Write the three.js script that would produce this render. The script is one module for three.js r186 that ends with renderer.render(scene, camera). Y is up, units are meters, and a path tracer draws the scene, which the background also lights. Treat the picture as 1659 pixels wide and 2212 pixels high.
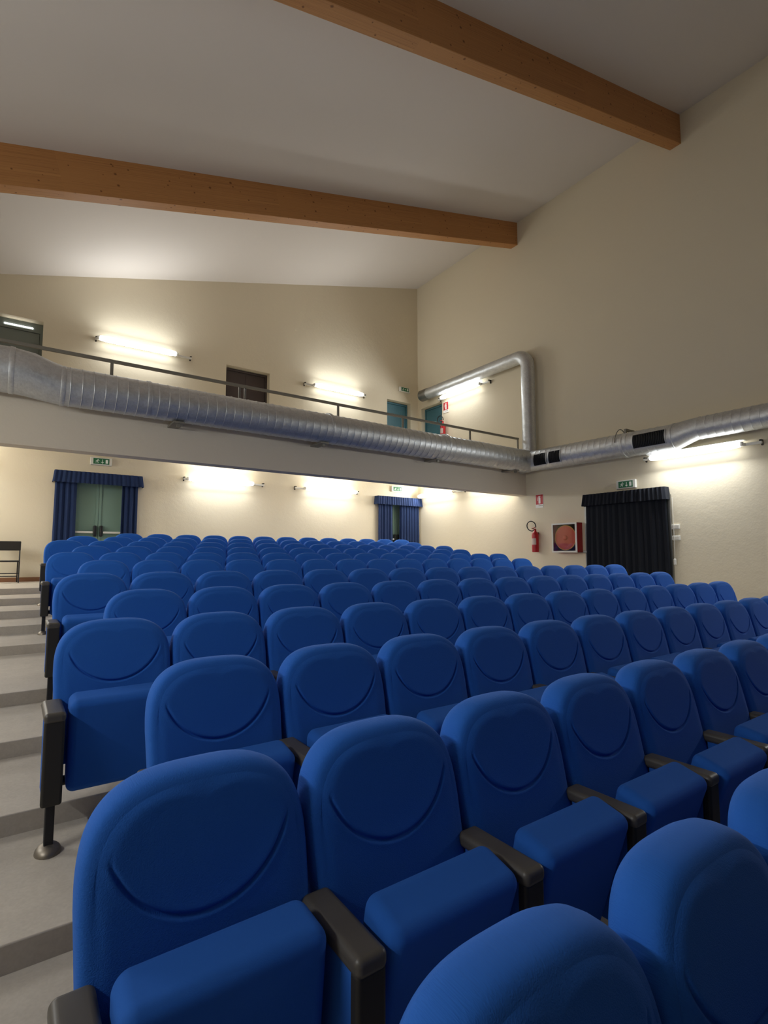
import * as THREE from 'three';
import { RoundedBoxGeometry } from 'three/addons/geometries/RoundedBoxGeometry.js';
import { RectAreaLightUniformsLib } from 'three/addons/lights/RectAreaLightUniformsLib.js';
import { mergeGeometries } from 'three/addons/utils/BufferGeometryUtils.js';

// ---------------------------------------------------------------- camera, light levels, exposure
RectAreaLightUniformsLib.init();
const scene = new THREE.Scene();
scene.background = new THREE.Color(0x000000);
const renderer = new THREE.WebGLRenderer({ antialias: true });
renderer.toneMapping = THREE.LinearToneMapping;
renderer.toneMappingExposure = 3.8;
renderer.shadowMap.enabled = true;
const D2R = Math.PI / 180;
const camera = new THREE.PerspectiveCamera(2 * Math.atan(1106 / 1129.76) / D2R, 1659 / 2212, 0.05, 100);
camera.position.set(0, 0, 0);
camera.rotation.order = 'YXZ';
camera.rotation.set(4.84 * D2R, -35.116 * D2R, -0.02 * D2R);
const LAMP_COLOR = new THREE.Color(0.955, 0.985, 1.0);
const LAMP_UP = 16, LAMP_DOWN = 14, LAMP_GLOW = 2.5;

// ---------------------------------------------------------------- the room in metres (y = 0 at the camera)
const XR = 10.41, XL = -3.0, ZB = -12.9, ZF = 5.5;
const ceilY = x => 8.77 - 0.2753 * (XR - x);
const level = k => -1.28 + 0.0965 * (k - 3);          // floor level under row k
const TOP = level(11) ;
const rowsDef = [                                       // z of the back's top edge, x of the first seat, seats
  [0, -0.62, 0.70, 13], [1, -1.43, 0.412, 14], [2, -2.28, 0.715, 14], [3, -3.15, 0.453, 14], [4, -4.09, 0.783, 14], [5, -5.00, 0.533, 15],
  [6, -6.78, 0.841, 14], [7, -7.63, 0.581, 15], [8, -8.51, 0.890, 14], [9, -9.37, 0.620, 15], [10, -10.24, 0.930, 14], [11, -11.12, 1.787, 13],
];
const risers = [-0.52, -1.38, -2.23, -3.05, -3.88, -4.77, -6.53, -7.45, -8.35, -9.30, -10.25];   // risers[k] separates level k and k + 1

// ---------------------------------------------------------------- helpers
let seed = 7;
const rnd = () => { seed = (seed * 1664525 + 1013904223) >>> 0; return seed / 4294967296; };
const V = (x, y, z) => new THREE.Vector3(x, y, z);
const used = new Map();
function numbered(name) { const n = used.get(name) || 0; used.set(name, n + 1); return n ? `${name}_${String(n).padStart(3, '0')}` : name; }
function mesh(name, geo, mat, parent) {
  const m = new THREE.Mesh(geo, mat); m.name = parent ? name : numbered(name);
  m.castShadow = m.receiveShadow = true; (parent || scene).add(m); return m;
}
function thing(name, label, category, pos = [0, 0, 0], ry = 0, group) {
  const g = new THREE.Group(); g.name = numbered(name); g.position.set(...pos); g.rotation.y = ry; scene.add(g);
  g.userData = { label, category }; if (group) g.userData.group = group; return g;
}
function struct(o, label, category) { o.userData.kind = 'structure'; if (label) o.userData.label = label; o.userData.category = category; return o; }
function box(w, h, d, x = 0, y = 0, z = 0) { const g = new THREE.BoxGeometry(w, h, d); g.translate(x, y, z); return g; }
function span(x0, x1, y0, y1, z0, z1) { return box(x1 - x0, y1 - y0, z1 - z0, (x0 + x1) / 2, (y0 + y1) / 2, (z0 + z1) / 2); }
function rbox(w, h, d, r, seg = 3, x = 0, y = 0, z = 0) { const g = new RoundedBoxGeometry(w, h, d, seg, r); g.translate(x, y, z); return g; }
function metreUV(geo, s = 1) {                           // texture coordinates in metres from the face's own direction
  const g = geo.index ? geo.toNonIndexed() : geo, p = g.attributes.position, uv = new Float32Array(p.count * 2);
  const a = V(), b = V(), c = V();
  for (let i = 0; i < p.count; i += 3) {
    a.fromBufferAttribute(p, i); b.fromBufferAttribute(p, i + 1); c.fromBufferAttribute(p, i + 2);
    const n = b.clone().sub(a).cross(c.clone().sub(a)); const ax = Math.abs(n.x), ay = Math.abs(n.y), az = Math.abs(n.z);
    [a, b, c].forEach((q, j) => {
      const t = ax >= ay && ax >= az ? [q.z, q.y] : ay >= az ? [q.x, q.z] : [q.x, q.y];
      uv[(i + j) * 2] = t[0] * s; uv[(i + j) * 2 + 1] = t[1] * s;
    });
  }
  g.setAttribute('uv', new THREE.BufferAttribute(uv, 2)); return g;
}
function sweep(pts, rad, seg = 20, capped = true) {      // round tube through points with a radius at each
  const n = pts.length, pos = [], idx = [], uv = [];
  let t = pts[1].clone().sub(pts[0]).normalize(), u = Math.abs(t.y) < 0.9 ? V(0, 1, 0) : V(1, 0, 0);
  u.sub(t.clone().multiplyScalar(u.dot(t))).normalize();
  let s = 0;
  for (let i = 0; i < n; i++) {
    const t2 = (i === 0 ? pts[1].clone().sub(pts[0]) : i === n - 1 ? pts[n - 1].clone().sub(pts[n - 2]) : pts[i + 1].clone().sub(pts[i - 1])).normalize();
    u.sub(t2.clone().multiplyScalar(u.dot(t2))).normalize(); const w = t2.clone().cross(u);
    const r = typeof rad === 'number' ? rad : rad[i]; if (i) s += pts[i].distanceTo(pts[i - 1]);
    for (let k = 0; k <= seg; k++) {
      const a = k / seg * Math.PI * 2; const q = pts[i].clone().addScaledVector(u, Math.cos(a) * r).addScaledVector(w, Math.sin(a) * r);
      pos.push(q.x, q.y, q.z); uv.push(s, k / seg * Math.PI * 2 * r);
    }
  }
  for (let i = 0; i < n - 1; i++) for (let k = 0; k < seg; k++) { const a = i * (seg + 1) + k, b = a + seg + 1; idx.push(a, a + 1, b, b, a + 1, b + 1); }
  if (capped) for (const [i, flip] of [[0, 0], [n - 1, 1]]) {
    const c = pos.length / 3; pos.push(pts[i].x, pts[i].y, pts[i].z); uv.push(0, 0);
    for (let k = 0; k <= seg; k++) { const j = (i * (seg + 1) + k) * 3; pos.push(pos[j], pos[j + 1], pos[j + 2]); uv.push(0, 0); }
    for (let k = 0; k < seg; k++) flip ? idx.push(c, c + 1 + k, c + 2 + k) : idx.push(c, c + 2 + k, c + 1 + k);
  }
  const g = new THREE.BufferGeometry(); g.setAttribute('position', new THREE.Float32BufferAttribute(pos, 3)); g.setAttribute('uv', new THREE.Float32BufferAttribute(uv, 2)); g.setIndex(idx);
  g.computeVertexNormals();
  const nn = g.attributes.normal;                         // close the seam of the tube
  for (let i = 0; i < n; i++) { const a = i * (seg + 1), b = a + seg; const q = V(nn.getX(a) + nn.getX(b), nn.getY(a) + nn.getY(b), nn.getZ(a) + nn.getZ(b)).normalize(); nn.setXYZ(a, q.x, q.y, q.z); nn.setXYZ(b, q.x, q.y, q.z); }
  return g;
}
function sheet(path, y0, y1, thick, rows = 6, shape = null) {   // a hanging cloth: path of [x, z] seen from above
  const n = path.length, front = [], back = [];
  for (let i = 0; i < n; i++) {
    const a = path[Math.max(0, i - 1)], b = path[Math.min(n - 1, i + 1)]; const l = Math.hypot(b[0] - a[0], b[1] - a[1]) || 1;
    const nx = -(b[1] - a[1]) / l, nz = (b[0] - a[0]) / l;
    front.push([path[i][0] + nx * thick / 2, path[i][1] + nz * thick / 2]); back.push([path[i][0] - nx * thick / 2, path[i][1] - nz * thick / 2]);
  }
  const loop = front.concat(back.reverse()), m = loop.length, pos = [], idx = [];
  for (let r = 0; r <= rows; r++) for (let i = 0; i < m; i++) { const f = r / rows; let [x, z] = loop[i]; if (shape) [x, z] = shape(x, z, f); pos.push(x, y1 + (y0 - y1) * f, z); }
  for (let r = 0; r < rows; r++) for (let i = 0; i < m; i++) { const a = r * m + i, b = r * m + (i + 1) % m, c = a + m, d = b + m; idx.push(a, c, b, b, c, d); }
  const g = new THREE.BufferGeometry(); g.setAttribute('position', new THREE.Float32BufferAttribute(pos, 3)); g.setIndex(idx); g.computeVertexNormals(); return g;
}

// ---------------------------------------------------------------- textures
function noiseField(n, cells, s0) {
  const g = []; let s = s0; for (let i = 0; i < cells * cells; i++) { s = (s * 1103515245 + 12345) >>> 0; g.push(((s >>> 8) % 65536) / 65536); }
  const out = new Float32Array(n * n);
  for (let y = 0; y < n; y++) for (let x = 0; x < n; x++) {
    const fx = x / n * cells, fy = y / n * cells, ix = Math.floor(fx), iy = Math.floor(fy); let tx = fx - ix, ty = fy - iy; tx = tx * tx * (3 - 2 * tx); ty = ty * ty * (3 - 2 * ty);
    const q = (a, b) => g[(b % cells) * cells + (a % cells)];
    out[y * n + x] = (q(ix, iy) * (1 - tx) + q(ix + 1, iy) * tx) * (1 - ty) + (q(ix, iy + 1) * (1 - tx) + q(ix + 1, iy + 1) * tx) * ty;
  }
  return out;
}
function fieldTexture(n, octaves, lo, hi, srgb, rep) {
  const f = new Float32Array(n * n); let tot = 0;
  octaves.forEach(([c, w], i) => { const a = noiseField(n, c, 91 + i * 37); tot += w; for (let k = 0; k < f.length; k++) f[k] += a[k] * w; });
  const d = new Uint8Array(n * n * 4);
  for (let k = 0; k < f.length; k++) { const v = f[k] / tot; for (let c = 0; c < 3; c++) d[k * 4 + c] = Math.round(lo[c] + (hi[c] - lo[c]) * v); d[k * 4 + 3] = 255; }
  const t = new THREE.DataTexture(d, n, n); t.wrapS = t.wrapT = THREE.RepeatWrapping; t.magFilter = THREE.LinearFilter; t.minFilter = THREE.LinearMipmapLinearFilter; t.generateMipmaps = true;
  if (srgb) t.colorSpace = THREE.SRGBColorSpace; t.repeat.set(rep, rep); t.needsUpdate = true; return t;
}
function canvasTexture(w, h, draw) {
  const c = document.createElement('canvas'); c.width = w; c.height = h; draw(c.getContext('2d'), w, h);
  const t = new THREE.CanvasTexture(c); t.colorSpace = THREE.SRGBColorSpace; t.anisotropy = 4; return t;
}
const G = v => [v, v, v];
const plasterBump = fieldTexture(256, [[8, 0.5], [32, 0.4], [128, 0.4]], G(0), G(255), false, 0.5);
const fabricBump = fieldTexture(256, [[64, 0.3], [128, 1]], G(0), G(255), false, 6);
const woodTexture = canvasTexture(2048, 512, (x, w, h) => {
  x.fillStyle = '#c08850'; x.fillRect(0, 0, w, h);
  let s = 17; const r = () => { s = (s * 1664525 + 1013904223) >>> 0; return s / 4294967296; };
  for (let i = 0; i < 900; i++) {
    const y = r() * h, a = 0.05 + r() * 0.12; x.strokeStyle = r() < 0.6 ? `rgba(120,66,26,${a})` : `rgba(228,178,116,${a})`; x.lineWidth = 0.6 + r() * 2.2;
    const x0 = r() * w, l = 200 + r() * 1200; x.beginPath(); x.moveTo(x0, y); x.bezierCurveTo(x0 + l * 0.3, y + (r() - 0.5) * 10, x0 + l * 0.7, y + (r() - 0.5) * 10, x0 + l, y + (r() - 0.5) * 6); x.stroke();
  }
  for (let k = 1; k < 6; k++) { x.fillStyle = 'rgba(90,50,22,0.22)'; x.fillRect(0, k * h / 6, w, 1.5); }
  for (let i = 0; i < 46; i++) {
    const kx = r() * w, ky = r() * h, q = 3 + r() * 7; 
    for (let j = 5; j > 0; j--) { x.fillStyle = `rgba(${70 + j * 12},${36 + j * 9},${14 + j * 4},0.35)`; x.beginPath(); x.ellipse(kx, ky, q * j / 3.2, q * j / 4.4, 0, 0, 7); x.fill(); }
  }
});
woodTexture.wrapS = woodTexture.wrapT = THREE.RepeatWrapping; woodTexture.repeat.set(0.28, 1.0);
const floorTexture = fieldTexture(512, [[6, 0.5], [24, 0.3], [96, 0.25], [256, 0.35]], [172, 163, 150], [204, 195, 181], true, 0.6);
const ductRough = fieldTexture(256, [[16, 0.4], [48, 0.6], [128, 0.4]], G(110), G(190), false, 1.2);
const ductColor = fieldTexture(256, [[12, 0.4], [40, 0.6], [100, 0.5]], [190, 193, 195], [222, 225, 227], true, 1.2);

// ---------------------------------------------------------------- materials
const std = o => new THREE.MeshStandardMaterial(o), phy = o => new THREE.MeshPhysicalMaterial(o);
const M = {
  wall: std({ color: '#e4d9c0', roughness: 0.92, bumpMap: plasterBump, bumpScale: 0.0025 }),
  ceiling: std({ color: '#e0d9d2', roughness: 0.95 }),
  parapet: std({ color: '#ddd2c0', roughness: 0.92, bumpMap: plasterBump, bumpScale: 0.003 }),
  floor: std({ map: floorTexture, roughness: 0.62 }),
  wood: std({ map: woodTexture, roughness: 0.62 }),
  skirting: std({ color: '#8a5f40', roughness: 0.6 }),
  fabric: phy({ color: '#1d65c6', roughness: 0.9, bumpMap: fabricBump, bumpScale: 0.0006, sheen: 0.2, sheenColor: new THREE.Color('#3f7fe0'), sheenRoughness: 0.5 }),
  plastic: std({ color: '#2b2926', roughness: 0.55 }),
  padPlastic: std({ color: '#55514b', roughness: 0.42 }),
  darkMetal: std({ color: '#26262a', roughness: 0.5, metalness: 0.3 }),
  castMetal: std({ color: '#8e867a', roughness: 0.45, metalness: 0.8 }),
  duct: std({ map: ductColor, metalness: 0.85, roughnessMap: ductRough, roughness: 0.8 }),
  steel: std({ color: '#8d8d8a', metalness: 0.85, roughness: 0.35 }),
  railPaint: std({ color: '#8b877d', metalness: 0.35, roughness: 0.5 }),
  grille: std({ color: '#23252a', roughness: 0.6, metalness: 0.4 }),
  velvet: phy({ color: '#1c3058', roughness: 0.95, sheen: 0.7, sheenColor: new THREE.Color('#5b86cf'), sheenRoughness: 0.35 }),
  velvetDark: phy({ color: '#0a101c', roughness: 0.95, sheen: 0.25, sheenColor: new THREE.Color('#3d5e9c'), sheenRoughness: 0.35 }),
  doorGreen: std({ color: '#7f9c8e', roughness: 0.5 }),
  doorTeal: std({ color: '#3f6f7d', roughness: 0.5 }),
  doorBrown: std({ color: '#4a403e', roughness: 0.6 }),
  doorGrey: std({ color: '#7c8580', roughness: 0.5 }),
  black: std({ color: '#141414', roughness: 0.45 }),
  white: std({ color: '#e6e4dc', roughness: 0.5 }),
  red: std({ color: '#b3161f', roughness: 0.35 }),
  reel: std({ color: '#b8431f', roughness: 0.55 }),
  hose: std({ color: '#b98a2e', roughness: 0.6 }),
  boxInside: std({ color: '#5a4523', roughness: 0.8 }),
  glass: phy({ color: '#ffffff', transmission: 1, thickness: 0, roughness: 0.02, ior: 1.45 }),
  vinyl: std({ color: '#191817', roughness: 0.35 }),
  glow: std({ color: '#ffffff', emissive: LAMP_COLOR, emissiveIntensity: LAMP_GLOW, roughness: 0.6 }),
  transom: std({ color: '#ffffff', emissive: new THREE.Color(1, 0.98, 0.95), emissiveIntensity: 2.0, roughness: 0.6 }),
};

// ---------------------------------------------------------------- structure: walls, ceiling, floor
function wallShape(pts, holes) {
  const s = new THREE.Shape(pts.map(p => new THREE.Vector2(...p)));
  for (const [a, b, c, d] of holes) s.holes.push(new THREE.Path([[a, c], [a, d], [b, d], [b, c]].map(p => new THREE.Vector2(...p))));
  return s;
}
const UPFLOOR = 2.65;
const D = { upLeft: [-0.95, 0.26, UPFLOOR, 4.95], upMid: [4.17, 5.34, UPFLOOR, 4.87], upRight: [9.19, 10.11, UPFLOOR, 4.86], lowLeft: [0.86, 2.06, TOP, 1.66], lowRight: [8.98, 10.18, TOP, 1.66], side: [-12.72, -11.73, UPFLOOR, 4.70] };
{
  const g = new THREE.ExtrudeGeometry(wallShape([[XL - 0.25, -2], [XR + 0.25, -2], [XR + 0.25, ceilY(XR + 0.25) + 0.1], [XL - 0.25, ceilY(XL - 0.25) + 0.1]], [D.upLeft, D.upMid, D.upRight, D.lowLeft, D.lowRight]), { depth: 0.3, bevelEnabled: false });
  g.translate(0, 0, ZB - 0.3);
  struct(mesh('wall_back', metreUV(g), M.wall), 'beige plastered back wall behind the seats and the balcony', 'wall');
  const b = new THREE.ExtrudeGeometry(wallShape([[ZB - 0.3, -2], [ZF + 0.25, -2], [ZF + 0.25, ceilY(XR) + 0.1], [ZB - 0.3, ceilY(XR) + 0.1]], [D.side]), { depth: 0.25, bevelEnabled: false });
  b.rotateY(-Math.PI / 2); b.translate(XR + 0.25, 0, 0);
  struct(mesh('wall_right', metreUV(b), M.wall), 'tall beige plastered side wall carrying the silver duct', 'wall');
  struct(mesh('wall_left', metreUV(span(XL - 0.25, XL, -2, ceilY(XL) + 0.1, ZB - 0.3, ZF + 0.25)), M.wall), 'beige side wall beyond the stepped aisle', 'wall');
  struct(mesh('wall_front', metreUV(span(XL - 0.25, XR + 0.25, -2, 9.2, ZF, ZF + 0.25)), M.wall), 'beige wall at the stage end of the hall', 'wall');
  let trims = 0;                                          // blind backs of the door recesses
  for (const [a, c, y0, y1] of [D.upLeft, D.upMid, D.upRight, D.lowLeft, D.lowRight]) struct(mesh(`trim_${++trims}`, span(a - 0.1, c + 0.1, y0 - 0.05, y1 + 0.1, ZB - 0.42, ZB - 0.3), M.wall), 'masonry closing a door recess', 'wall');
  struct(mesh('trim_6', span(XR + 0.25, XR + 0.37, UPFLOOR - 0.05, 4.8, -12.85, -11.6), M.wall), 'masonry closing the side door recess', 'wall');
  // ceiling slab, rising towards the right wall
  const cs = new THREE.Shape([[XL - 0.25, ceilY(XL - 0.25)], [XR + 0.25, ceilY(XR + 0.25)], [XR + 0.25, ceilY(XR + 0.25) + 0.25], [XL - 0.25, ceilY(XL - 0.25) + 0.25]].map(p => new THREE.Vector2(...p)));
  const cg = new THREE.ExtrudeGeometry(cs, { depth: ZF - ZB + 0.6, bevelEnabled: false }); cg.translate(0, 0, ZB - 0.3);
  struct(mesh('ceiling', metreUV(cg), M.ceiling), 'off-white sloping ceiling rising to the side wall', 'ceiling');
  // stepped floor: each tread one step
  const fl = new THREE.Group(); fl.name = 'floor'; scene.add(fl); struct(fl, 'grey beige stepped floor rising towards the back wall', 'floor');
  for (let k = 0; k <= 11; k++) {
    const z1 = k === 0 ? ZF : risers[k - 1], z0 = k === 11 ? ZB : risers[k];
    mesh('step', metreUV(rbox(XR - XL, 0.6, z1 - z0 + 0.03, 0.006, 2, (XR + XL) / 2, level(k) - 0.3, (z0 + z1) / 2 - 0.015)), M.floor, fl);
  }
  struct(mesh('baseboard_back', span(XL, 0.55, TOP, TOP + 0.085, ZB, ZB + 0.015), M.skirting), 'brown wooden skirting at the foot of the back wall', 'baseboard');
}
// balcony: downstand parapet with a stepped slab behind it
{
  const g = new THREE.Group(); g.name = numbered('trim_7'); scene.add(g); struct(g, 'balcony with a beige parapet beam across the hall', 'balcony');
  mesh('parapet', metreUV(span(XL, XR, 1.515, 2.6, -8.86, -8.6)), M.parapet, g);
  mesh('slab', span(XL, XR, 1.95, 2.1, -10.9, -8.86), M.parapet, g);
  mesh('slab', span(XL, XR, 2.38, UPFLOOR, ZB, -10.9), M.parapet, g);
  mesh('slab_step', span(XL, XR, 1.95, 2.4, -11.0, -10.88), M.parapet, g);
}
// timber roof beams following the slope of the ceiling
for (const [z, lab] of [[-8.7, 'brown timber roof beam above the balcony front'], [-4.56, 'brown timber roof beam above the seats, ending over the grille of the side duct'], [-0.42, 'timber roof beam above the front rows'], [3.72, 'timber roof beam near the stage end']]) {
  const ang = Math.atan(0.2753), len = (XR - XL) / Math.cos(ang), c = Math.cos(ang);
  const g = metreUV(rbox(len + 0.2, 0.62 * c, 0.22, 0.008, 2));
  g.rotateZ(ang); const xm = (XR + XL) / 2; g.translate(xm, ceilY(xm) - 0.31 + 0.004, z - 0.11);
  const m = mesh('roof_beam', g, M.wood); m.userData = { label: lab, category: 'beam' };
}

// ---------------------------------------------------------------- doors
function panelDoor(name, label, w, h, pos, ry, mat, extra) {
  const g = new THREE.Group(); g.name = numbered(name); g.position.set(...pos); g.rotation.y = ry; scene.add(g); struct(g, label, 'door');
  const t = 0.05;
  mesh('door_frame', mergeGeometries([box(t, h, 0.09, -w / 2 + t / 2, h / 2, 0), box(t, h, 0.09, w / 2 - t / 2, h / 2, 0), box(w - 2 * t, t, 0.09, 0, h - t / 2, 0)]), extra?.frame || mat, g);
  const leaves = extra?.leaves || 1, iw = (w - 2 * t) / leaves;
  for (let i = 0; i < leaves; i++) {
    const lx = -w / 2 + t + iw * (i + 0.5); const l = mesh('door_leaf', rbox(iw - 0.008, h - t - 0.01, 0.05, 0.004, 2, lx, (h - t) / 2, 0), mat, g);
    if (extra?.bars) {
      mesh('push_bar', rbox(iw - 0.12, 0.045, 0.05, 0.012, 2, lx + (i ? 0.04 : -0.04), 1.03, 0.09), M.white, l);
      mesh('bar_housing', rbox(0.06, 0.24, 0.09, 0.02, 3, i ? lx - iw / 2 + 0.06 : lx + iw / 2 - 0.06, 1.06, 0.07), M.black, l);
      mesh('edge_strip', rbox(0.05, h - t - 0.03, 0.02, 0.004, 2, i ? lx - iw / 2 + 0.028 : lx + iw / 2 - 0.028, (h - t) / 2, 0.035), M.doorGreen, l);
    } else mesh('handle', rbox(0.13, 0.025, 0.05, 0.01, 2, lx - iw / 2 + 0.12, 1.02, 0.06), M.steel, l);
  }
  return g;
}
const dw = d => d[1] - d[0], dc = d => (d[0] + d[1]) / 2, dh = d => d[3] - d[2];
panelDoor('door_1', 'pale green double door with white push bars between drawn curtains', dw(D.lowLeft), dh(D.lowLeft), [dc(D.lowLeft), D.lowLeft[2], ZB - 0.14], 0, M.doorGreen, { leaves: 2, bars: true });
panelDoor('door_2', 'pale green double door seen through the gap in bright blue curtains', dw(D.lowRight), dh(D.lowRight), [dc(D.lowRight), D.lowRight[2], ZB - 0.14], 0, M.doorGreen, { leaves: 2, bars: true });
panelDoor('door_3', 'dark brown balcony door in a deep recess between two lamps', dw(D.upMid), dh(D.upMid) - 0.02, [dc(D.upMid), UPFLOOR, ZB - 0.22], 0, M.doorBrown, { leaves: 2 });
panelDoor('door_4', 'teal balcony door under the green exit sign', dw(D.upRight), dh(D.upRight) - 0.02, [dc(D.upRight), UPFLOOR, ZB - 0.22], 0, M.doorTeal);
panelDoor('door_5', 'teal balcony door in the side wall beside the red extinguisher', dw(D.side), dh(D.side) - 0.02, [XR + 0.19, UPFLOOR, dc(D.side)], -Math.PI / 2, M.doorTeal);
{
  const d = panelDoor('door_6', 'grey balcony door with a bright slit of light along its top', dw(D.upLeft), dh(D.upLeft) - 0.16, [dc(D.upLeft), UPFLOOR, ZB - 0.22], 0, M.doorGrey);
  mesh('transom_panel', box(dw(D.upLeft), 0.15, 0.04, 0, dh(D.upLeft) - 0.08, 0), M.doorGrey, d);
  mesh('lit_slit', box(0.5, 0.022, 0.02, 0.18, dh(D.upLeft) - 0.12, 0.025), M.transom, d);
}
// frame of the side exit whose curtain is drawn shut
{
  const g = new THREE.Group(); g.name = numbered('door_7'); scene.add(g); struct(g, 'grey metal frame of the side exit behind the closed dark curtain', 'door');
  const y0 = level(6);
  mesh('door_frame', mergeGeometries([span(XR - 0.05, XR, y0, 1.2, -6.95, -6.89), span(XR - 0.05, XR, y0, 1.2, -5.13, -5.07), span(XR - 0.05, XR, 1.14, 1.2, -6.89, -5.13)]), M.steel, g);
  mesh('door_leaf', span(XR - 0.04, XR, y0, 1.14, -6.89, -5.13), M.doorGreen, g);
  mesh('handle', rbox(0.04, 0.05, 0.09, 0.01, 2, XR - 0.09, 0.1, -6.93), M.steel, g);
}

// ---------------------------------------------------------------- curtains with pelmets
function pleats(x0, x1, z, amp, pitch, ph = 0) {
  const p = [], n = Math.max(12, Math.round((x1 - x0) / pitch * 10));
  for (let i = 0; i <= n; i++) { const x = x0 + (x1 - x0) * i / n; p.push([x + Math.sin((x - x0) / pitch * 12.566 + ph) * pitch * 0.08, z + amp * Math.sin((x - x0) / pitch * 6.283 + ph) + amp * 0.4 * Math.sin((x - x0) / pitch * 2.9 + ph * 2)]); }
  return p;
}
function curtainSet(pos, ry, w, h, panels, mat, labels, group) {
  panels.forEach(([a, b], i) => {
    const wide = b - a > 1, g = sheet(pleats(a, b, 0.1, wide ? 0.016 : 0.028, wide ? 0.13 : 0.105, i * 1.7), 0.02, h - 0.12, 0.012, 8, (x, z, f) => [x + (x - (a + b) / 2) * 0.04 * f * Math.sin(f * 3), 0.1 + (z - 0.1) * (0.75 + 0.35 * f)]);
    const m = mesh('curtain', g, mat); m.position.set(...pos); m.rotation.y = ry; m.userData = { label: labels[i], category: 'curtain', group };
  });
  const p = [[-w / 2, 0.01]]; for (let z = 0.03; z < 0.17; z += 0.02) p.push([-w / 2, z]);
  p.push(...pleats(-w / 2 + 0.01, w / 2 - 0.01, 0.185, 0.011, 0.085, 0.6)); for (let z = 0.17; z > 0.02; z -= 0.02) p.push([w / 2, z]); p.push([w / 2, 0.01]);
  const v = thing('pelmet', labels[panels.length], 'pelmet', pos, ry, 'pelmets over the doors');
  mesh('valance', sheet(p, h - 0.25, h, 0.01, 5, (x, z, f) => [x * (1 + 0.035 * f), z * (1 + 0.1 * f)]), mat, v);
  mesh('board', box(w - 0.02, 0.02, 0.16, 0, h - 0.015, 0.09), M.plastic, v);
}
curtainSet([1.435, TOP, ZB], 0, 1.68, 1.8 - TOP, [[-0.82, -0.42], [0.44, 0.76]], M.velvet, ['dark blue velvet curtain gathered beside the double door, nearer the folding chair', 'dark blue velvet curtain gathered beside the double door, nearer the lamp', 'dark blue cloth pelmet over the pale green double door'], 'curtains of the double door');
curtainSet([9.56, TOP, ZB], 0, 1.66, 1.8 - TOP, [[-0.76, -0.24], [0.02, 0.77]], M.velvet, ['bright blue velvet curtain in the hall corner, panel away from the side wall', 'bright blue velvet curtain in the hall corner, panel next to the side wall', 'bright blue pleated pelmet over the corner curtains'], 'curtains in the hall corner');
curtainSet([XR, level(6), -6.0], -Math.PI / 2, 1.78, 1.35 - level(6), [[-0.87, 0.885]], M.velvetDark, ['closed near-black velvet curtain over the side exit beside the hose cabinet', 'near-black cloth pelmet of the side exit, catching blue light'], 'curtain of the side exit');

// stage curtain behind the photographer, which keeps the front of the hall dark
{
  const m = mesh('stage_curtain', sheet(pleats(XL + 0.3, XR - 0.3, 0, 0.06, 0.3), level(0), 4.4, 0.02, 3), M.velvet); m.position.z = ZF - 0.4;
  m.userData = { label: 'wide blue velvet stage curtain at the front of the hall', category: 'curtain' };
}

// ---------------------------------------------------------------- lamps: long tubes on brackets
function lamp(label, pos, ry, length, glowOff, glowLen = 1.56, up = LAMP_UP, down = LAMP_DOWN) {
  const g = thing('tube_lamp', label, 'lamp', pos, ry, 'wall-mounted tube lamps');
  const zc = 0.17, r = 0.065;
  mesh('rail', rbox(length, 0.045, 0.05, 0.008, 2, 0, 0.0, 0.075), M.white, g);
  for (const s of [-1, 1]) {
    const tri = new THREE.Shape([[0, -0.045], [0.1, 0.03], [0.1, 0.05], [0, 0.055]].map(p => new THREE.Vector2(...p)));
    const b = new THREE.ExtrudeGeometry(tri, { depth: 0.03, bevelEnabled: false }); b.rotateY(-Math.PI / 2); b.translate(s * (length / 2 - 0.02) + 0.015, 0, 0);
    mesh('bracket', b, M.plastic, g);
  }
  mesh('lamp_body', rbox(glowLen + 0.12, 0.06, 0.05, 0.01, 2, glowOff, 0, 0.105), M.white, g);
  const pts = []; for (let i = 0; i <= 12; i++) pts.push(V(glowOff - glowLen / 2 + glowLen * i / 12, 0, zc));
  const rad = pts.map((_, i) => i === 0 || i === 12 ? r * 0.75 : r);
  mesh('diffuser', sweep(pts, rad, 16), M.glow, g);
  for (const s of [-1, 1]) mesh('end_cap', rbox(0.05, 0.07, 0.07, 0.012, 2, glowOff + s * (glowLen / 2 + 0.028), 0, zc), M.white, g);
  if (!up) mesh('reflector', rbox(glowLen + 0.14, 0.01, 0.165, 0.004, 2, glowOff, 0.073, 0.1275), M.white, g);   // opaque hood: this one shines down only
  for (const [tilt, L] of [[48, up], [-48, down]]) {
    if (!L) continue;
    const l = new THREE.RectAreaLight(LAMP_COLOR, L, glowLen - 0.06, 0.075); const d = V(0, Math.sin(tilt * D2R), Math.cos(tilt * D2R));
    l.quaternion.setFromUnitVectors(V(0, 0, -1), d); l.position.set(glowOff, 0, zc).addScaledVector(d, r + 0.006); l.castShadow = true; g.add(l);
  }
}
const back = (x0, x1, y, g0, g1, label) => lamp(label, [(x0 + x1) / 2, y, ZB], 0, x1 - x0, (g0 + g1) / 2 - (x0 + x1) / 2, g1 - g0);
back(1.22, 3.29, 4.8, 1.30, 2.90, 'long white tube lamp on balcony back wall next to the grey door');
back(6.33, 8.35, 4.76, 6.62, 8.18, 'long white tube lamp on balcony back wall between brown and teal doors');
back(3.19, 5.21, 1.84, 3.30, 4.87, 'long white tube lamp under the balcony, nearer the pale green double door');
back(6.09, 8.12, 1.84, 6.38, 7.96, 'long white tube lamp under the balcony, nearer the bright blue curtains');
back(-2.5, -0.48, 1.84, -2.2, -0.6, 'long white tube lamp above the folding chair');
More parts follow.
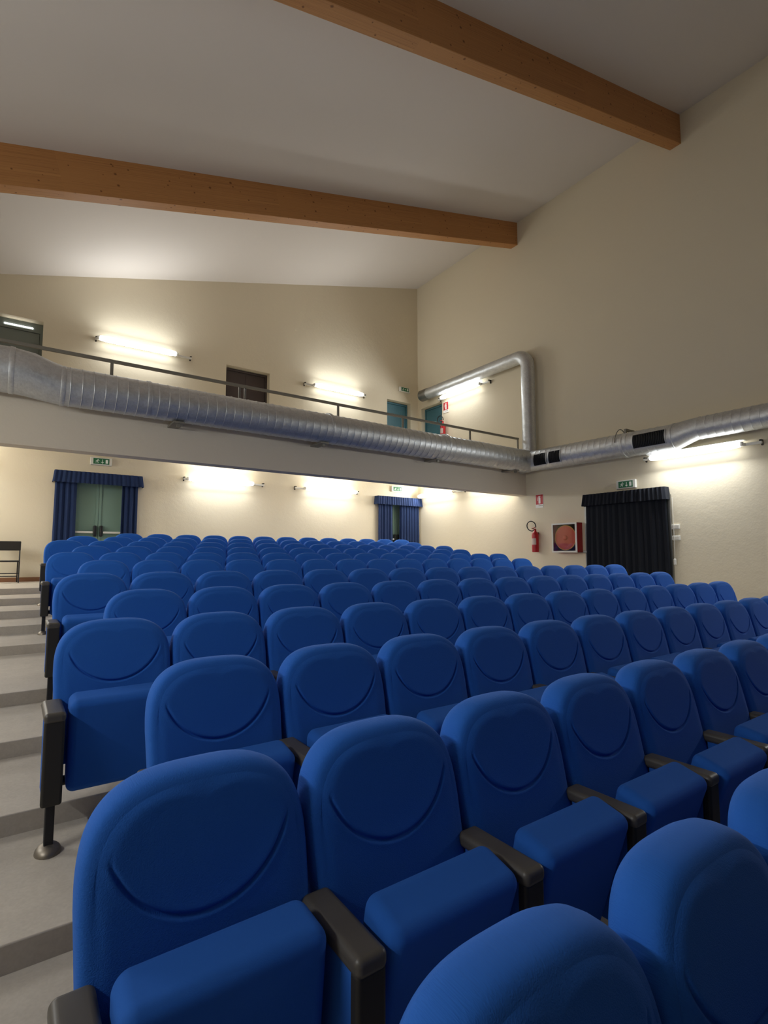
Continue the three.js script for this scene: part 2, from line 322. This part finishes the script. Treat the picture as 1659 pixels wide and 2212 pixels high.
const side = (z0, z1, y, g0, g1, label, up, down) => lamp(label, [XR, y, (z0 + z1) / 2], -Math.PI / 2, z1 - z0, (g0 + g1) / 2 - (z0 + z1) / 2, g1 - g0, up, down);
side(-5.54, -3.48, 1.94, -5.35, -3.78, 'long white tube lamp under the side duct past the dark curtain', 0, 34);
side(-11.80, -9.70, 4.74, -11.57, -10.02, 'long white tube lamp on balcony side wall under the upper duct');
side(-12.72, -10.75, 1.86, -12.66, -11.15, 'long white tube lamp on the side wall next to the bright blue curtains');
side(-10.66, -9.0, 1.88, -10.62, -9.06, 'long white tube lamp on side wall tucked behind the parapet');
side(-1.4, 0.66, 1.94, -1.2, 0.4, 'long white tube lamp on the duct side wall beside the front rows', 0, 40);
const left = (z0, z1, y, label) => lamp(label, [XL, y, (z0 + z1) / 2], Math.PI / 2, z1 - z0, 0, 1.56, 14, 32);
left(-6.6, -4.6, 1.94, 'long white tube lamp on the aisle side wall at mid hall');
left(-2.7, -0.7, 1.94, 'long white tube lamp on the aisle side wall beside the front rows');
left(-11.6, -9.6, 1.86, 'long white tube lamp on the aisle side wall under the balcony');

// ---------------------------------------------------------------- ventilation ducts
function ridged(a, b, r, pitch = 0.14, lip = 0.006) {
  const d = b.clone().sub(a), L = d.length(); d.normalize(); const pts = [a.clone()], rad = [r];
  for (let s = pitch * 0.6; s < L - 0.03; s += pitch) for (const [o, q] of [[-0.008, 0], [-0.003, lip], [0.003, lip], [0.008, 0]]) { pts.push(a.clone().addScaledVector(d, s + o)); rad.push(r + q); }
  pts.push(b.clone()); rad.push(r); return [pts, rad];
}
{
  const zc = -8.27, yc = 2.33, r = 0.265;
  const g = thing('ventilation_duct', 'round galvanised duct along balcony front and side wall, with grilles and a slim riser', 'duct', [0, 0, 0]);
  const big = [V(XL, 2.43, zc), V(-0.15, 2.43, zc)];
  const [p1, r1] = ridged(V(0.42, yc, zc), V(10.13, yc - 0.04, zc), r);
  const pts = [big[0], big[1], V(0.05, 2.41, zc), V(0.25, 2.36, zc), ...p1], rad = [0.30, 0.30, 0.295, 0.275, ...r1];
  mesh('duct_pipe', sweep(pts, rad, 36), M.duct, g);
  for (const x of [-0.15, 0.42, 1.5, 4.55, 7.35]) mesh('collar', sweep([V(x - 0.03, x < 0 ? 2.43 : yc, zc), V(x - 0.025, x < 0 ? 2.43 : yc, zc), V(x + 0.025, x < 0 ? 2.43 : yc, zc), V(x + 0.03, x < 0 ? 2.43 : yc, zc)], (x < 0 ? 0.3 : r) === 0.3 ? [0.3, 0.308, 0.308, 0.3] : [r, r + 0.008, r + 0.008, r], 36), M.duct, g);
  for (const x of [1.95, 4.46, 7.18, 9.6]) mesh('bracket', mergeGeometries([box(0.16, 0.03, 0.42, x, yc - r - 0.03, -8.4), box(0.05, 0.09, 0.04, x, yc - r - 0.05, -8.24)]), M.railPaint, g);
  const s = g;
  const xc = 10.12, ys = 2.255, rs = 0.245;
  const [p2, r2] = ridged(V(xc, yc - 0.04, -8.27), V(xc, ys, -4.95), rs);
  const [p3, r3] = ridged(V(xc, ys + 0.075, -4.42), V(xc, ys + 0.085, 2.4), 0.205);
  mesh('side_pipe', sweep([V(xc, yc - 0.04, -8.50), V(xc, yc - 0.04, -8.49), ...p2, V(xc, ys, -4.78), ...p3], [0.02, r, ...r2, rs, ...r3], 36), M.duct, s);
  mesh('collar', sweep([V(xc, ys, -5.80), V(xc, ys, -5.795), V(xc, ys, -5.745), V(xc, ys, -5.74)], [rs, rs + 0.009, rs + 0.009, rs], 36), M.duct, s);
  mesh('collar', sweep([V(xc, ys, -4.82), V(xc, ys, -4.815), V(xc, ys, -4.775), V(xc, ys, -4.77)], [rs, rs + 0.009, rs + 0.009, rs], 36), M.duct, s);
  mesh('hanger', mergeGeometries([span(10.12, XR, 2.56, 2.60, -5.80, -5.75), span(10.1, 10.14, 2.48, 2.6, -5.80, -5.76)]), M.railPaint, s);
  mesh('strap', sweep(Array.from({ length: 13 }, (_, i) => { const a = i / 12 * Math.PI; return V(xc - Math.cos(a) * (rs + 0.012) * (1 - 0.2 * Math.sin(a)), ys + 0.05 + Math.sin(a) * (rs + 0.06), -5.88); }), 0.008, 8), M.railPaint, s);
  // curved grilles on the side that faces the hall
  const grille = (z0, z1) => {
    const rg = rs + 0.012, a0 = 150 * D2R, a1 = 212 * D2R; const patch = [];
    const bar = (aa, ab, za, zb, ro) => { const n = 5, pos = [], idx = []; for (let i = 0; i <= n; i++) { const a = aa + (ab - aa) * i / n; for (const [rr, z] of [[rg - 0.012, za], [ro, za], [ro, zb], [rg - 0.012, zb]]) pos.push(xc + Math.cos(a) * rr, ys + Math.sin(a) * rr, z); } for (let i = 0; i < n; i++) for (let k = 0; k < 3; k++) { const q = i * 4 + k; idx.push(q, q + 4, q + 1, q + 1, q + 4, q + 5); } const g2 = new THREE.BufferGeometry(); g2.setAttribute('position', new THREE.Float32BufferAttribute(pos, 3)); g2.setIndex(idx); const h = g2.toNonIndexed(); h.computeVertexNormals(); return h; };
    const gr = mesh('grille', bar(a0, a1, z0, z1, rg + 0.001), M.grille, s);
    const n = Math.round((z1 - z0) / 0.035); for (let i = 0; i < n; i++) { const z = z0 + 0.012 + (z1 - z0 - 0.024) * (i + 0.5) / n; mesh('slat', bar(a0 + 0.05, a1 - 0.05, z - 0.005, z + 0.005, rg + 0.016), M.darkMetal, gr); }
    mesh('frame', mergeGeometries([bar(a0 - 0.04, a0, z0 - 0.012, z1 + 0.012, rg + 0.01), bar(a1, a1 + 0.04, z0 - 0.012, z1 + 0.012, rg + 0.01), bar(a0, a1, z0 - 0.012, z0, rg + 0.01), bar(a0, a1, z1, z1 + 0.012, rg + 0.01)]), M.duct, gr);
  };
  grille(-7.92, -7.58); grille(-7.50, -7.20); grille(-5.50, -4.88);
  const v = g;
  const xv = 10.19, zv = -8.29, rv = 0.165, bend = 0.3, yt = 5.0;
  const [pa, ra] = ridged(V(xv, 2.42, zv), V(xv, yt - bend, zv), rv, 0.3, 0.003);
  const elbow = []; for (let i = 1; i < 14; i++) { const a = i / 14 * Math.PI / 2; elbow.push(V(xv, yt - bend + Math.sin(a) * bend, zv - bend + Math.cos(a) * bend)); }
  const [pb, rb] = ridged(V(xv, yt, zv - bend), V(xv, yt, -12.1), rv, 0.45, 0.003);
  mesh('riser_pipe', sweep([...pa, ...elbow, ...pb], [...ra, ...elbow.map(() => rv), ...rb], 30), M.duct, v);
  mesh('nozzle', sweep([V(xv, yt, -12.1), V(xv, yt, -12.11), V(xv, yt, -12.42), V(xv, yt, -12.45)], [rv + 0.004, rv + 0.012, rv + 0.012, rv - 0.01], 30), M.steel, v);
  mesh('wall_clamp', span(xv, XR, 3.86, 3.89, zv - 0.015, zv + 0.015), M.railPaint, v);
  mesh('wall_clamp', span(xv, XR, 5.15, 5.18, -9.6, -9.57), M.railPaint, v);
}
// balcony handrail
{
  const g = thing('handrail', 'grey metal handrail on posts above the balcony parapet', 'railing', [0, 0, 0]);
  mesh('rail', rbox(XR - 0.1 - XL, 0.05, 0.05, 0.012, 3, (XR - 0.1 + XL) / 2, 2.965, -8.73), M.railPaint, g);
  for (const x of [-0.98, 1.07, 5.04, 6.63, 8.61, 10.28]) mesh('post', rbox(0.045, 0.36, 0.03, 0.006, 2, x, 2.77, -8.73), M.railPaint, g);
  for (const x of [3.06, 3.16]) mesh('post', rbox(0.03, 0.36, 0.03, 0.006, 2, x, 2.77, -8.73), M.steel, g);
}

// ---------------------------------------------------------------- theatre seats
function backrestGeometry(detail) {
  const y0 = 0.30, top = 0.95, cy = 0.70, hw = 0.272, n = 3.0;
  const half = 26 * detail, straight = 8 * detail, bottom = 10 * detail, pt = [];
  for (let i = 0; i <= half; i++) { const a = Math.PI * i / half; const c = Math.cos(a), s = Math.max(0, Math.sin(a)); pt.push([hw * Math.sign(c) * Math.pow(Math.abs(c), 2 / n), cy + (top - cy) * Math.pow(s, 2 / n)]); }
  for (let i = 1; i <= straight; i++) pt.push([-hw + 0.014 * i / straight, cy + (y0 + 0.05 - cy) * i / straight]);
  pt.push([-hw + 0.024, y0 + 0.018], [-hw + 0.047, y0]);
  for (let i = 1; i < bottom; i++) pt.push([(-hw + 0.047) * (1 - 2 * i / bottom), y0]);
  pt.push([hw - 0.047, y0], [hw - 0.024, y0 + 0.018]);
  for (let i = straight; i >= 1; i--) pt.push([hw - 0.014 * i / straight, cy + (y0 + 0.05 - cy) * i / straight]);
  const m = pt.length, cyy = 0.63, W = hw, H = 0.325, AY = 0.872, R = 0.221;
  const prof = [[1, -0.084], [0.5, -0.086], [0.10, -0.084], [0.045, -0.078], [0.018, -0.064], [0.004, -0.038], [0.0, -0.012], [0.0, 0.014], [0.002, 0.030], [0.005, 0.041], [0.010, 0.049], [0.018, 0.055], [0.029, 0.058]];
  const pos = [], idx = []; let count = 0;
  const lean = y => (0.95 - y) * 0.235;
  const put = (x, y, z) => pos.push(x, y, z + lean(y));
  let last = [];
  for (const [d, z] of prof) { const sx = d >= 0.5 ? 1 - d : (W - d) / W, sy = d >= 0.5 ? 1 - d : (H - d) / H; last = pt.map(([x, y]) => [x * sx, cyy + (y - cyy) * sy]); last.forEach(q => put(q[0], q[1], z)); count++; }
  // the front: rings about the centre of the stitched arc, closely spaced at the stitching
  const inner = [], ni = 5 * detail, no = 3 * detail, dense = detail > 1 ? [0.02, 0.013, 0.0085, 0.0055, 0.0028, 0, -0.0028, -0.0055, -0.0085, -0.013, -0.02] : [0.02, 0.008, 0, -0.008, -0.02];
  for (let j = 1; j <= no; j++) inner.push(['o', 1 - j / (no + 1)]);
  for (const o of dense) inner.push(['d', o]);
  for (let j = ni - 1; j >= 0; j--) inner.push(['i', j / ni]);
  for (const [kind, v] of inner) {
    for (const [bx, by] of last) {
      const L = Math.hypot(bx, by - AY), far = L > R + 0.03, RL = far ? L : R + 0.03, k = far ? 1 : L / (R + 0.03);
      const r = (kind === 'o' ? R + 0.02 + (RL - R - 0.02) * v : kind === 'd' ? R + v : (R - 0.02) * v) * k;
      const x = bx / L * r, y = AY + (by - AY) / L * r, d = r - R;
      const fade = Math.min(1, Math.max(0, (0.812 - y) / 0.05)), edge = Math.min(1, Math.max(0, (L - r) / 0.05));
      let z = 0.058 + 0.009 * edge * (2 - edge);
      z -= fade * 0.011 * Math.exp(-Math.pow(d / 0.0046, 2)) * Math.min(1, edge * 3);
      z += fade * 0.0016 * Math.exp(-Math.pow((Math.abs(d) - 0.014) / 0.009, 2)) * edge;
      if (d > 0) z -= 0.0025 * fade * Math.min(1, d / 0.02);
      put(x, y, z);
    }
    count++;
  }
  for (let r = 0; r < count - 1; r++) for (let i = 0; i < m; i++) { const a = r * m + i, b = r * m + (i + 1) % m, c = a + m, d = b + m; idx.push(a, b, c, b, d, c); }
  const g = new THREE.BufferGeometry(); g.setAttribute('position', new THREE.Float32BufferAttribute(pos, 3));
  const uv = []; for (let i = 0; i < pos.length; i += 3) uv.push(pos[i], pos[i + 1]); g.setAttribute('uv', new THREE.Float32BufferAttribute(uv, 2));
  g.setIndex(idx); g.computeVertexNormals(); return g;
}
function cushionGeometry(seg) {                            // folded seat: pivot at the origin, rises along +y
  const g = new RoundedBoxGeometry(0.434, 0.43, 0.15, seg, 0.035); const p = g.attributes.position;
  for (let i = 0; i < p.count; i++) {
    let x = p.getX(i), y = p.getY(i), z = p.getZ(i);
    const t = (y + 0.215) / 0.43; z *= 0.72 + 0.28 * Math.min(1, t * 1.3);                     // thinner towards the hinge
    if (y > 0) y += 0.018 * (1 - Math.pow(x / 0.225, 2)) * t; x *= 1 - 0.02 * (1 - t);
    p.setXYZ(i, x, y + 0.215, z);
  }
  g.computeVertexNormals(); const nn = new RoundedBoxGeometry(0.434, 0.43, 0.15, seg, 0.035).attributes.normal; g.setAttribute('normal', nn); return g;
}
const seatGeo = {
  nearBack: backrestGeometry(2), farBack: backrestGeometry(1), cushion: cushionGeometry(4),
  pad: (() => { const g = rbox(0.084, 0.046, 0.285, 0.018, 4, 0, 0.577, 0.272); return g; })(),
  panel: rbox(0.066, 0.365, 0.23, 0.012, 2, 0, 0.385, 0.27), cap: rbox(0.08, 0.362, 0.035, 0.012, 3, 0, 0.387, 0.392),
  leg: rbox(0.036, 0.24, 0.05, 0.006, 2, 0, 0.12, 0.35), hinge: (() => { const g = new THREE.CylinderGeometry(0.022, 0.022, 0.5, 12); g.rotateZ(Math.PI / 2); g.translate(0, 0.235, 0.20); return g; })(),
  foot: (() => { const g = new THREE.SphereGeometry(0.052, 20, 10, 0, Math.PI * 2, 0, Math.PI / 2); g.scale(1, 0.75, 1.25); g.translate(0, 0, 0.355); return g; })(),
};
function armUnit(seat, x) {
  for (const [n, g, mat] of [['side_panel', 'panel', M.fabric], ['front_cap', 'cap', M.plastic], ['armrest', 'pad', M.padPlastic], ['leg', 'leg', M.darkMetal], ['foot', 'foot', M.castMetal]]) { const m = mesh(n, seatGeo[g], mat, seat); m.position.x = x; }
}
const SP = 0.55;
function seatProto(far) {
  const s = new THREE.Group();
  mesh('backrest', far ? seatGeo.farBack : seatGeo.nearBack, M.fabric, s);
  const c = mesh('seat_cushion', seatGeo.cushion, M.fabric, s); c.position.set(0, 0.205, 0.235);
  mesh('hinge_bar', seatGeo.hinge, M.darkMetal, s);
  armUnit(s, -SP / 2); return s;
}
const nearSeat = seatProto(false), farSeat = seatProto(true);
const ORD = ['first', 'second', 'third', 'fourth', 'fifth', 'sixth', 'seventh', 'eighth', 'ninth', 'tenth', 'eleventh', 'twelfth', 'thirteenth', 'fourteenth', 'fifteenth'];
const tilts = { '1_0': 3, '1_1': 15, '1_2': 15, '1_3': 16, '1_4': 18, '3_0': 8, '2_0': 10, '2_3': 16, '4_1': 5 };
for (const [k, z, x0, n] of rowsDef) {
  const where = k <= 5 ? `${ORD[5 - k]} row before the cross aisle` : `${ORD[k - 6]} row behind the cross aisle`;
  for (let i = 0; i < n; i++) {
    const s = (k <= 5 ? nearSeat : farSeat).clone(); s.name = numbered('theatre_seat'); scene.add(s);
    s.position.set(x0 + i * SP, level(k), z);
    s.userData = { label: `blue folding theatre seat, ${ORD[i]} from the stepped aisle, ${where}`, category: 'seat', group: 'rows of blue folding theatre seats' };
    const c = s.children.find(q => q.name === 'seat_cushion'); const t = tilts[`${k}_${i}`] ?? 4 + rnd() * 12; c.rotation.x = t * D2R;
    if (i === n - 1) armUnit(s, SP / 2);
  }
}

// ---------------------------------------------------------------- signs
function exitSign(label, pos, ry, w, h, flip, sideArrow) {
  const g = thing('exit_sign', label, 'exit sign', pos, ry, 'green emergency exit signs');
  mesh('housing', rbox(w, h, 0.07, 0.012, 3, 0, 0, 0.035), M.white, g);
  const tex = canvasTexture(256, 128, (x, cw, ch) => {
    x.fillStyle = '#1f6b45'; x.fillRect(0, 0, cw, ch); x.fillStyle = '#f2f5ee'; x.strokeStyle = '#f2f5ee'; x.lineCap = 'round'; x.lineJoin = 'round';
    if (flip) { x.translate(cw, 0); x.scale(-1, 1); }
    x.fillRect(196, 22, 40, 84);                           // the doorway
    x.beginPath(); x.arc(74, 30, 9, 0, 7); x.fill(); x.lineWidth = 12;
    x.beginPath(); x.moveTo(68, 46); x.lineTo(60, 72); x.stroke(); x.lineWidth = 8;
    x.beginPath(); x.moveTo(66, 46); x.lineTo(84, 58); x.lineTo(96, 50); x.moveTo(66, 46); x.lineTo(48, 52); x.lineTo(42, 66); x.moveTo(60, 72); x.lineTo(78, 84); x.lineTo(74, 106); x.moveTo(60, 72); x.lineTo(48, 90); x.lineTo(28, 92); x.stroke();
    x.lineWidth = 9; x.beginPath();
    if (sideArrow) { x.moveTo(120, 64); x.lineTo(176, 64); x.moveTo(140, 46); x.lineTo(120, 64); x.lineTo(140, 82); } else { x.moveTo(146, 24); x.lineTo(146, 104); x.moveTo(126, 82); x.lineTo(146, 104); x.lineTo(166, 82); }
    x.stroke();
  });
  const p = new THREE.BoxGeometry(w * 0.74, h * 0.74, 0.006); p.translate(0, 0, 0.072);
  mesh('pictogram_panel', p, std({ map: tex, roughness: 0.35 }), g);
}
exitSign('green and white exit sign above the pale green double door', [1.45, 2.075, ZB], 0, 0.42, 0.17, false);
exitSign('green and white exit sign above the bright blue corner curtains', [9.53, 2.06, ZB], 0, 0.42, 0.17, false);
exitSign('green exit sign above the teal balcony door', [9.84, 5.25, ZB], 0, 0.40, 0.15, false, true);
exitSign('green and white exit sign above the near-black side curtain', [XR, 1.495, -5.95], -Math.PI / 2, 0.42, 0.18, false);
function extinguisherSign(label, pos, ry) {
  const tex = canvasTexture(128, 192, (x) => {
    x.fillStyle = '#efece6'; x.fillRect(0, 0, 128, 192); x.fillStyle = '#c0272d'; x.fillRect(4, 4, 120, 140); x.fillStyle = '#f4efe9';
    x.beginPath(); x.roundRect(48, 44, 34, 90, 10); x.fill(); x.fillRect(58, 28, 14, 18); x.fillRect(50, 22, 36, 8);
    x.strokeStyle = '#f4efe9'; x.lineWidth = 6; x.beginPath(); x.moveTo(58, 32); x.quadraticCurveTo(30, 40, 34, 90); x.stroke();
    x.fillStyle = '#8b857d'; for (let i = 0; i < 5; i++) x.fillRect(50 + i * 14, 156, 10, 12);
  });
  const g = thing('extinguisher_sign', label, 'sign', pos, ry); mesh('plate', box(0.23, 0.33, 0.006, 0, 0, 0.004), M.white, g);
  mesh('print', box(0.225, 0.325, 0.002, 0, 0, 0.0085), std({ map: tex, roughness: 0.45 }), g);
}
extinguisherSign('red fire extinguisher sign on lower side wall under the parapet end', [XR, 1.34, -8.2], -Math.PI / 2);
extinguisherSign('red fire extinguisher sign on balcony side wall below the lamp', [XR, 4.47, -11.55], -Math.PI / 2);
function extinguisher(label, pos, ry, s = 1) {
  const g = thing('fire_extinguisher', label, 'fire extinguisher', pos, ry);
  const prof = [[0, 0], [0.07, 0], [0.08, 0.012], [0.08, 0.40], [0.074, 0.44], [0.05, 0.475], [0.028, 0.49], [0.028, 0.51], [0, 0.51]].map(p => new THREE.Vector2(p[0] * s, p[1] * s));
  const c = new THREE.LatheGeometry(prof, 28); c.translate(0, 0, 0.11); mesh('cylinder', c, M.red, g);
  const lab = new THREE.CylinderGeometry(0.081 * s, 0.081 * s, 0.15 * s, 20, 1, true, -0.9, 1.8); lab.translate(0, 0.25 * s, 0.11);
  mesh('label_band', lab, std({ color: '#c9b6ae', roughness: 0.5, side: THREE.DoubleSide }), g);
  mesh('valve', mergeGeometries([rbox(0.045, 0.05, 0.045, 0.008, 2, 0, 0.53 * s, 0.11), (() => { const b = rbox(0.025, 0.014, 0.15, 0.004, 2); b.rotateX(0.35); b.translate(0, 0.575 * s, 0.15); return b; })()]), M.red, g);
  mesh('lever', (() => { const b = rbox(0.022, 0.012, 0.14, 0.004, 2); b.rotateX(-0.15); b.translate(0, 0.545 * s, 0.165); return b; })(), M.black, g);
  const h = []; for (let i = 0; i <= 26; i++) { const a = -0.3 + i / 26 * 5.7; h.push(V(-0.10 * s + Math.cos(a) * 0.13 * s, 0.62 * s + Math.sin(a) * 0.115 * s, 0.12 + 0.02 * Math.sin(a))); }
  mesh('hose', sweep(h, 0.012 * s, 8), M.black, g);
  mesh('wall_hook', box(0.05, 0.06, 0.035, 0, 0.44 * s, 0.0175), M.darkMetal, g);
}
extinguisher('red fire extinguisher with looped black hose beside the hose cabinet', [XR, 0.10, -8.27], -Math.PI / 2, 1.02);
extinguisher('red fire extinguisher on balcony wall beside the teal side door', [XR, 3.48, -11.58], -Math.PI / 2, 1.0);
// hose reel cabinet
{
  const g = thing('hose_cabinet', 'red fire hose cabinet with white frame and glazed front', 'hose cabinet', [XR, 0.085, -7.38], -Math.PI / 2);
  const w = 0.66, h = 0.67, d = 0.2, t = 0.012;
  mesh('body', mergeGeometries([box(t, h, d, -w / 2 + t / 2, h / 2, d / 2), box(t, h, d, w / 2 - t / 2, h / 2, d / 2), box(w, t, d, 0, t / 2, d / 2), box(w, t, d, 0, h - t / 2, d / 2)]), M.red, g);
  mesh('back_panel', box(w - 2 * t, h - 2 * t, 0.01, 0, h / 2, 0.006), M.boxInside, g);
  const f = 0.035; mesh('door_frame', mergeGeometries([box(f, h, 0.022, -w / 2 + f / 2, h / 2, d + 0.011), box(f, h, 0.022, w / 2 - f / 2, h / 2, d + 0.011), box(w - 2 * f, f, 0.022, 0, f / 2, d + 0.011), box(w - 2 * f, f, 0.022, 0, h - f / 2, d + 0.011)]), M.white, g);
  mesh('glass_pane', box(w - 2 * f, h - 2 * f, 0.003, 0, h / 2, d + 0.008), M.glass, g);
  const disc = new THREE.LatheGeometry([[0, 0.03], [0.035, 0.03], [0.04, 0.02], [0.055, 0.02], [0.06, 0.0], [0.2, 0.006], [0.268, 0.004], [0.275, -0.006], [0.268, -0.01], [0, -0.01]].map(p => new THREE.Vector2(...p)), 48); disc.rotateX(Math.PI / 2); disc.translate(0, h / 2, 0.165);
  const r = mesh('hose_reel', disc, M.reel, g);
  const tor = new THREE.TorusGeometry(0.05, 0.007, 8, 32); tor.translate(0, h / 2, 0.178); mesh('hub_ring', tor, M.hose, r);
  const rim = new THREE.TorusGeometry(0.276, 0.011, 10, 56); rim.translate(0, h / 2, 0.16); mesh('rim', rim, M.hose, r);
  const coil = []; for (let i = 0; i <= 200; i++) { const a = i / 200 * Math.PI * 2 * 5; coil.push(V(Math.cos(a) * 0.23, h / 2 + Math.sin(a) * 0.23, 0.04 + 0.09 * i / 200)); }
  mesh('hose', sweep(coil, 0.014, 8), M.hose, r);
}
// small boxes on the side wall
for (const [y, lab] of [[0.565, 'upper of two small white switch boxes beside the near-black curtain'], [0.35, 'lower of two small white switch boxes beside the near-black curtain']]) {
  const g = thing('switch_box', lab, 'switch', [XR, y, -5.0], -Math.PI / 2, 'switch boxes by the side exit');
  mesh('box', rbox(0.15, 0.09, 0.04, 0.008, 2, 0, 0, 0.02), M.white, g); mesh('cover', rbox(0.115, 0.06, 0.008, 0.003, 2, 0, 0, 0.043), std({ color: '#d9d4c8', roughness: 0.5 }), g);
}
{
  const g = thing('curtain_pull', 'small white curtain pull hanging at the edge of the near-black curtain', 'curtain pull', [XR - 0.02, -0.16, -5.03], -Math.PI / 2);
  mesh('grip', rbox(0.05, 0.12, 0.03, 0.014, 3, 0, 0.05, 0.03), M.white, g);
  mesh('cord', sweep([V(0, 0.1, 0.03), V(0.005, 0.5, 0.03), V(0, 1.3, 0.03)], 0.004, 6), M.white, g);
}
// folding chair by the back wall
{
  const g = thing('folding_chair', 'black folding chair with dark tube frame against the back wall', 'chair', [-0.13, TOP, -12.55], 0);
  const w = 0.205, r = 0.011;
  for (const s of [-1, 1]) {
    mesh('frame_leg', sweep([V(s * w, 0, 0.22), V(s * w, 0.42, 0.04), V(s * w, 0.62, -0.06), V(s * w, 0.79, -0.11)], r, 10), M.darkMetal, g);
    mesh('frame_leg', sweep([V(s * (w - 0.025), 0, -0.2), V(s * (w - 0.025), 0.40, 0.14)], r, 10), M.darkMetal, g);
  }
  mesh('crossbar', sweep([V(-w, 0.18, 0.145), V(w, 0.18, 0.145)], r * 0.8, 8), M.darkMetal, g);
  mesh('crossbar', sweep([V(-w + 0.02, 0.12, -0.1), V(w - 0.02, 0.12, -0.1)], r * 0.8, 8), M.darkMetal, g);
  mesh('seat', rbox(0.40, 0.03, 0.37, 0.014, 3, 0, 0.415, 0.06), M.vinyl, g);
  const b = rbox(0.44, 0.19, 0.03, 0.014, 3); b.rotateX(-0.28); b.translate(0, 0.715, -0.085); mesh('backrest', b, M.vinyl, g);
}

renderer.render(scene, camera);
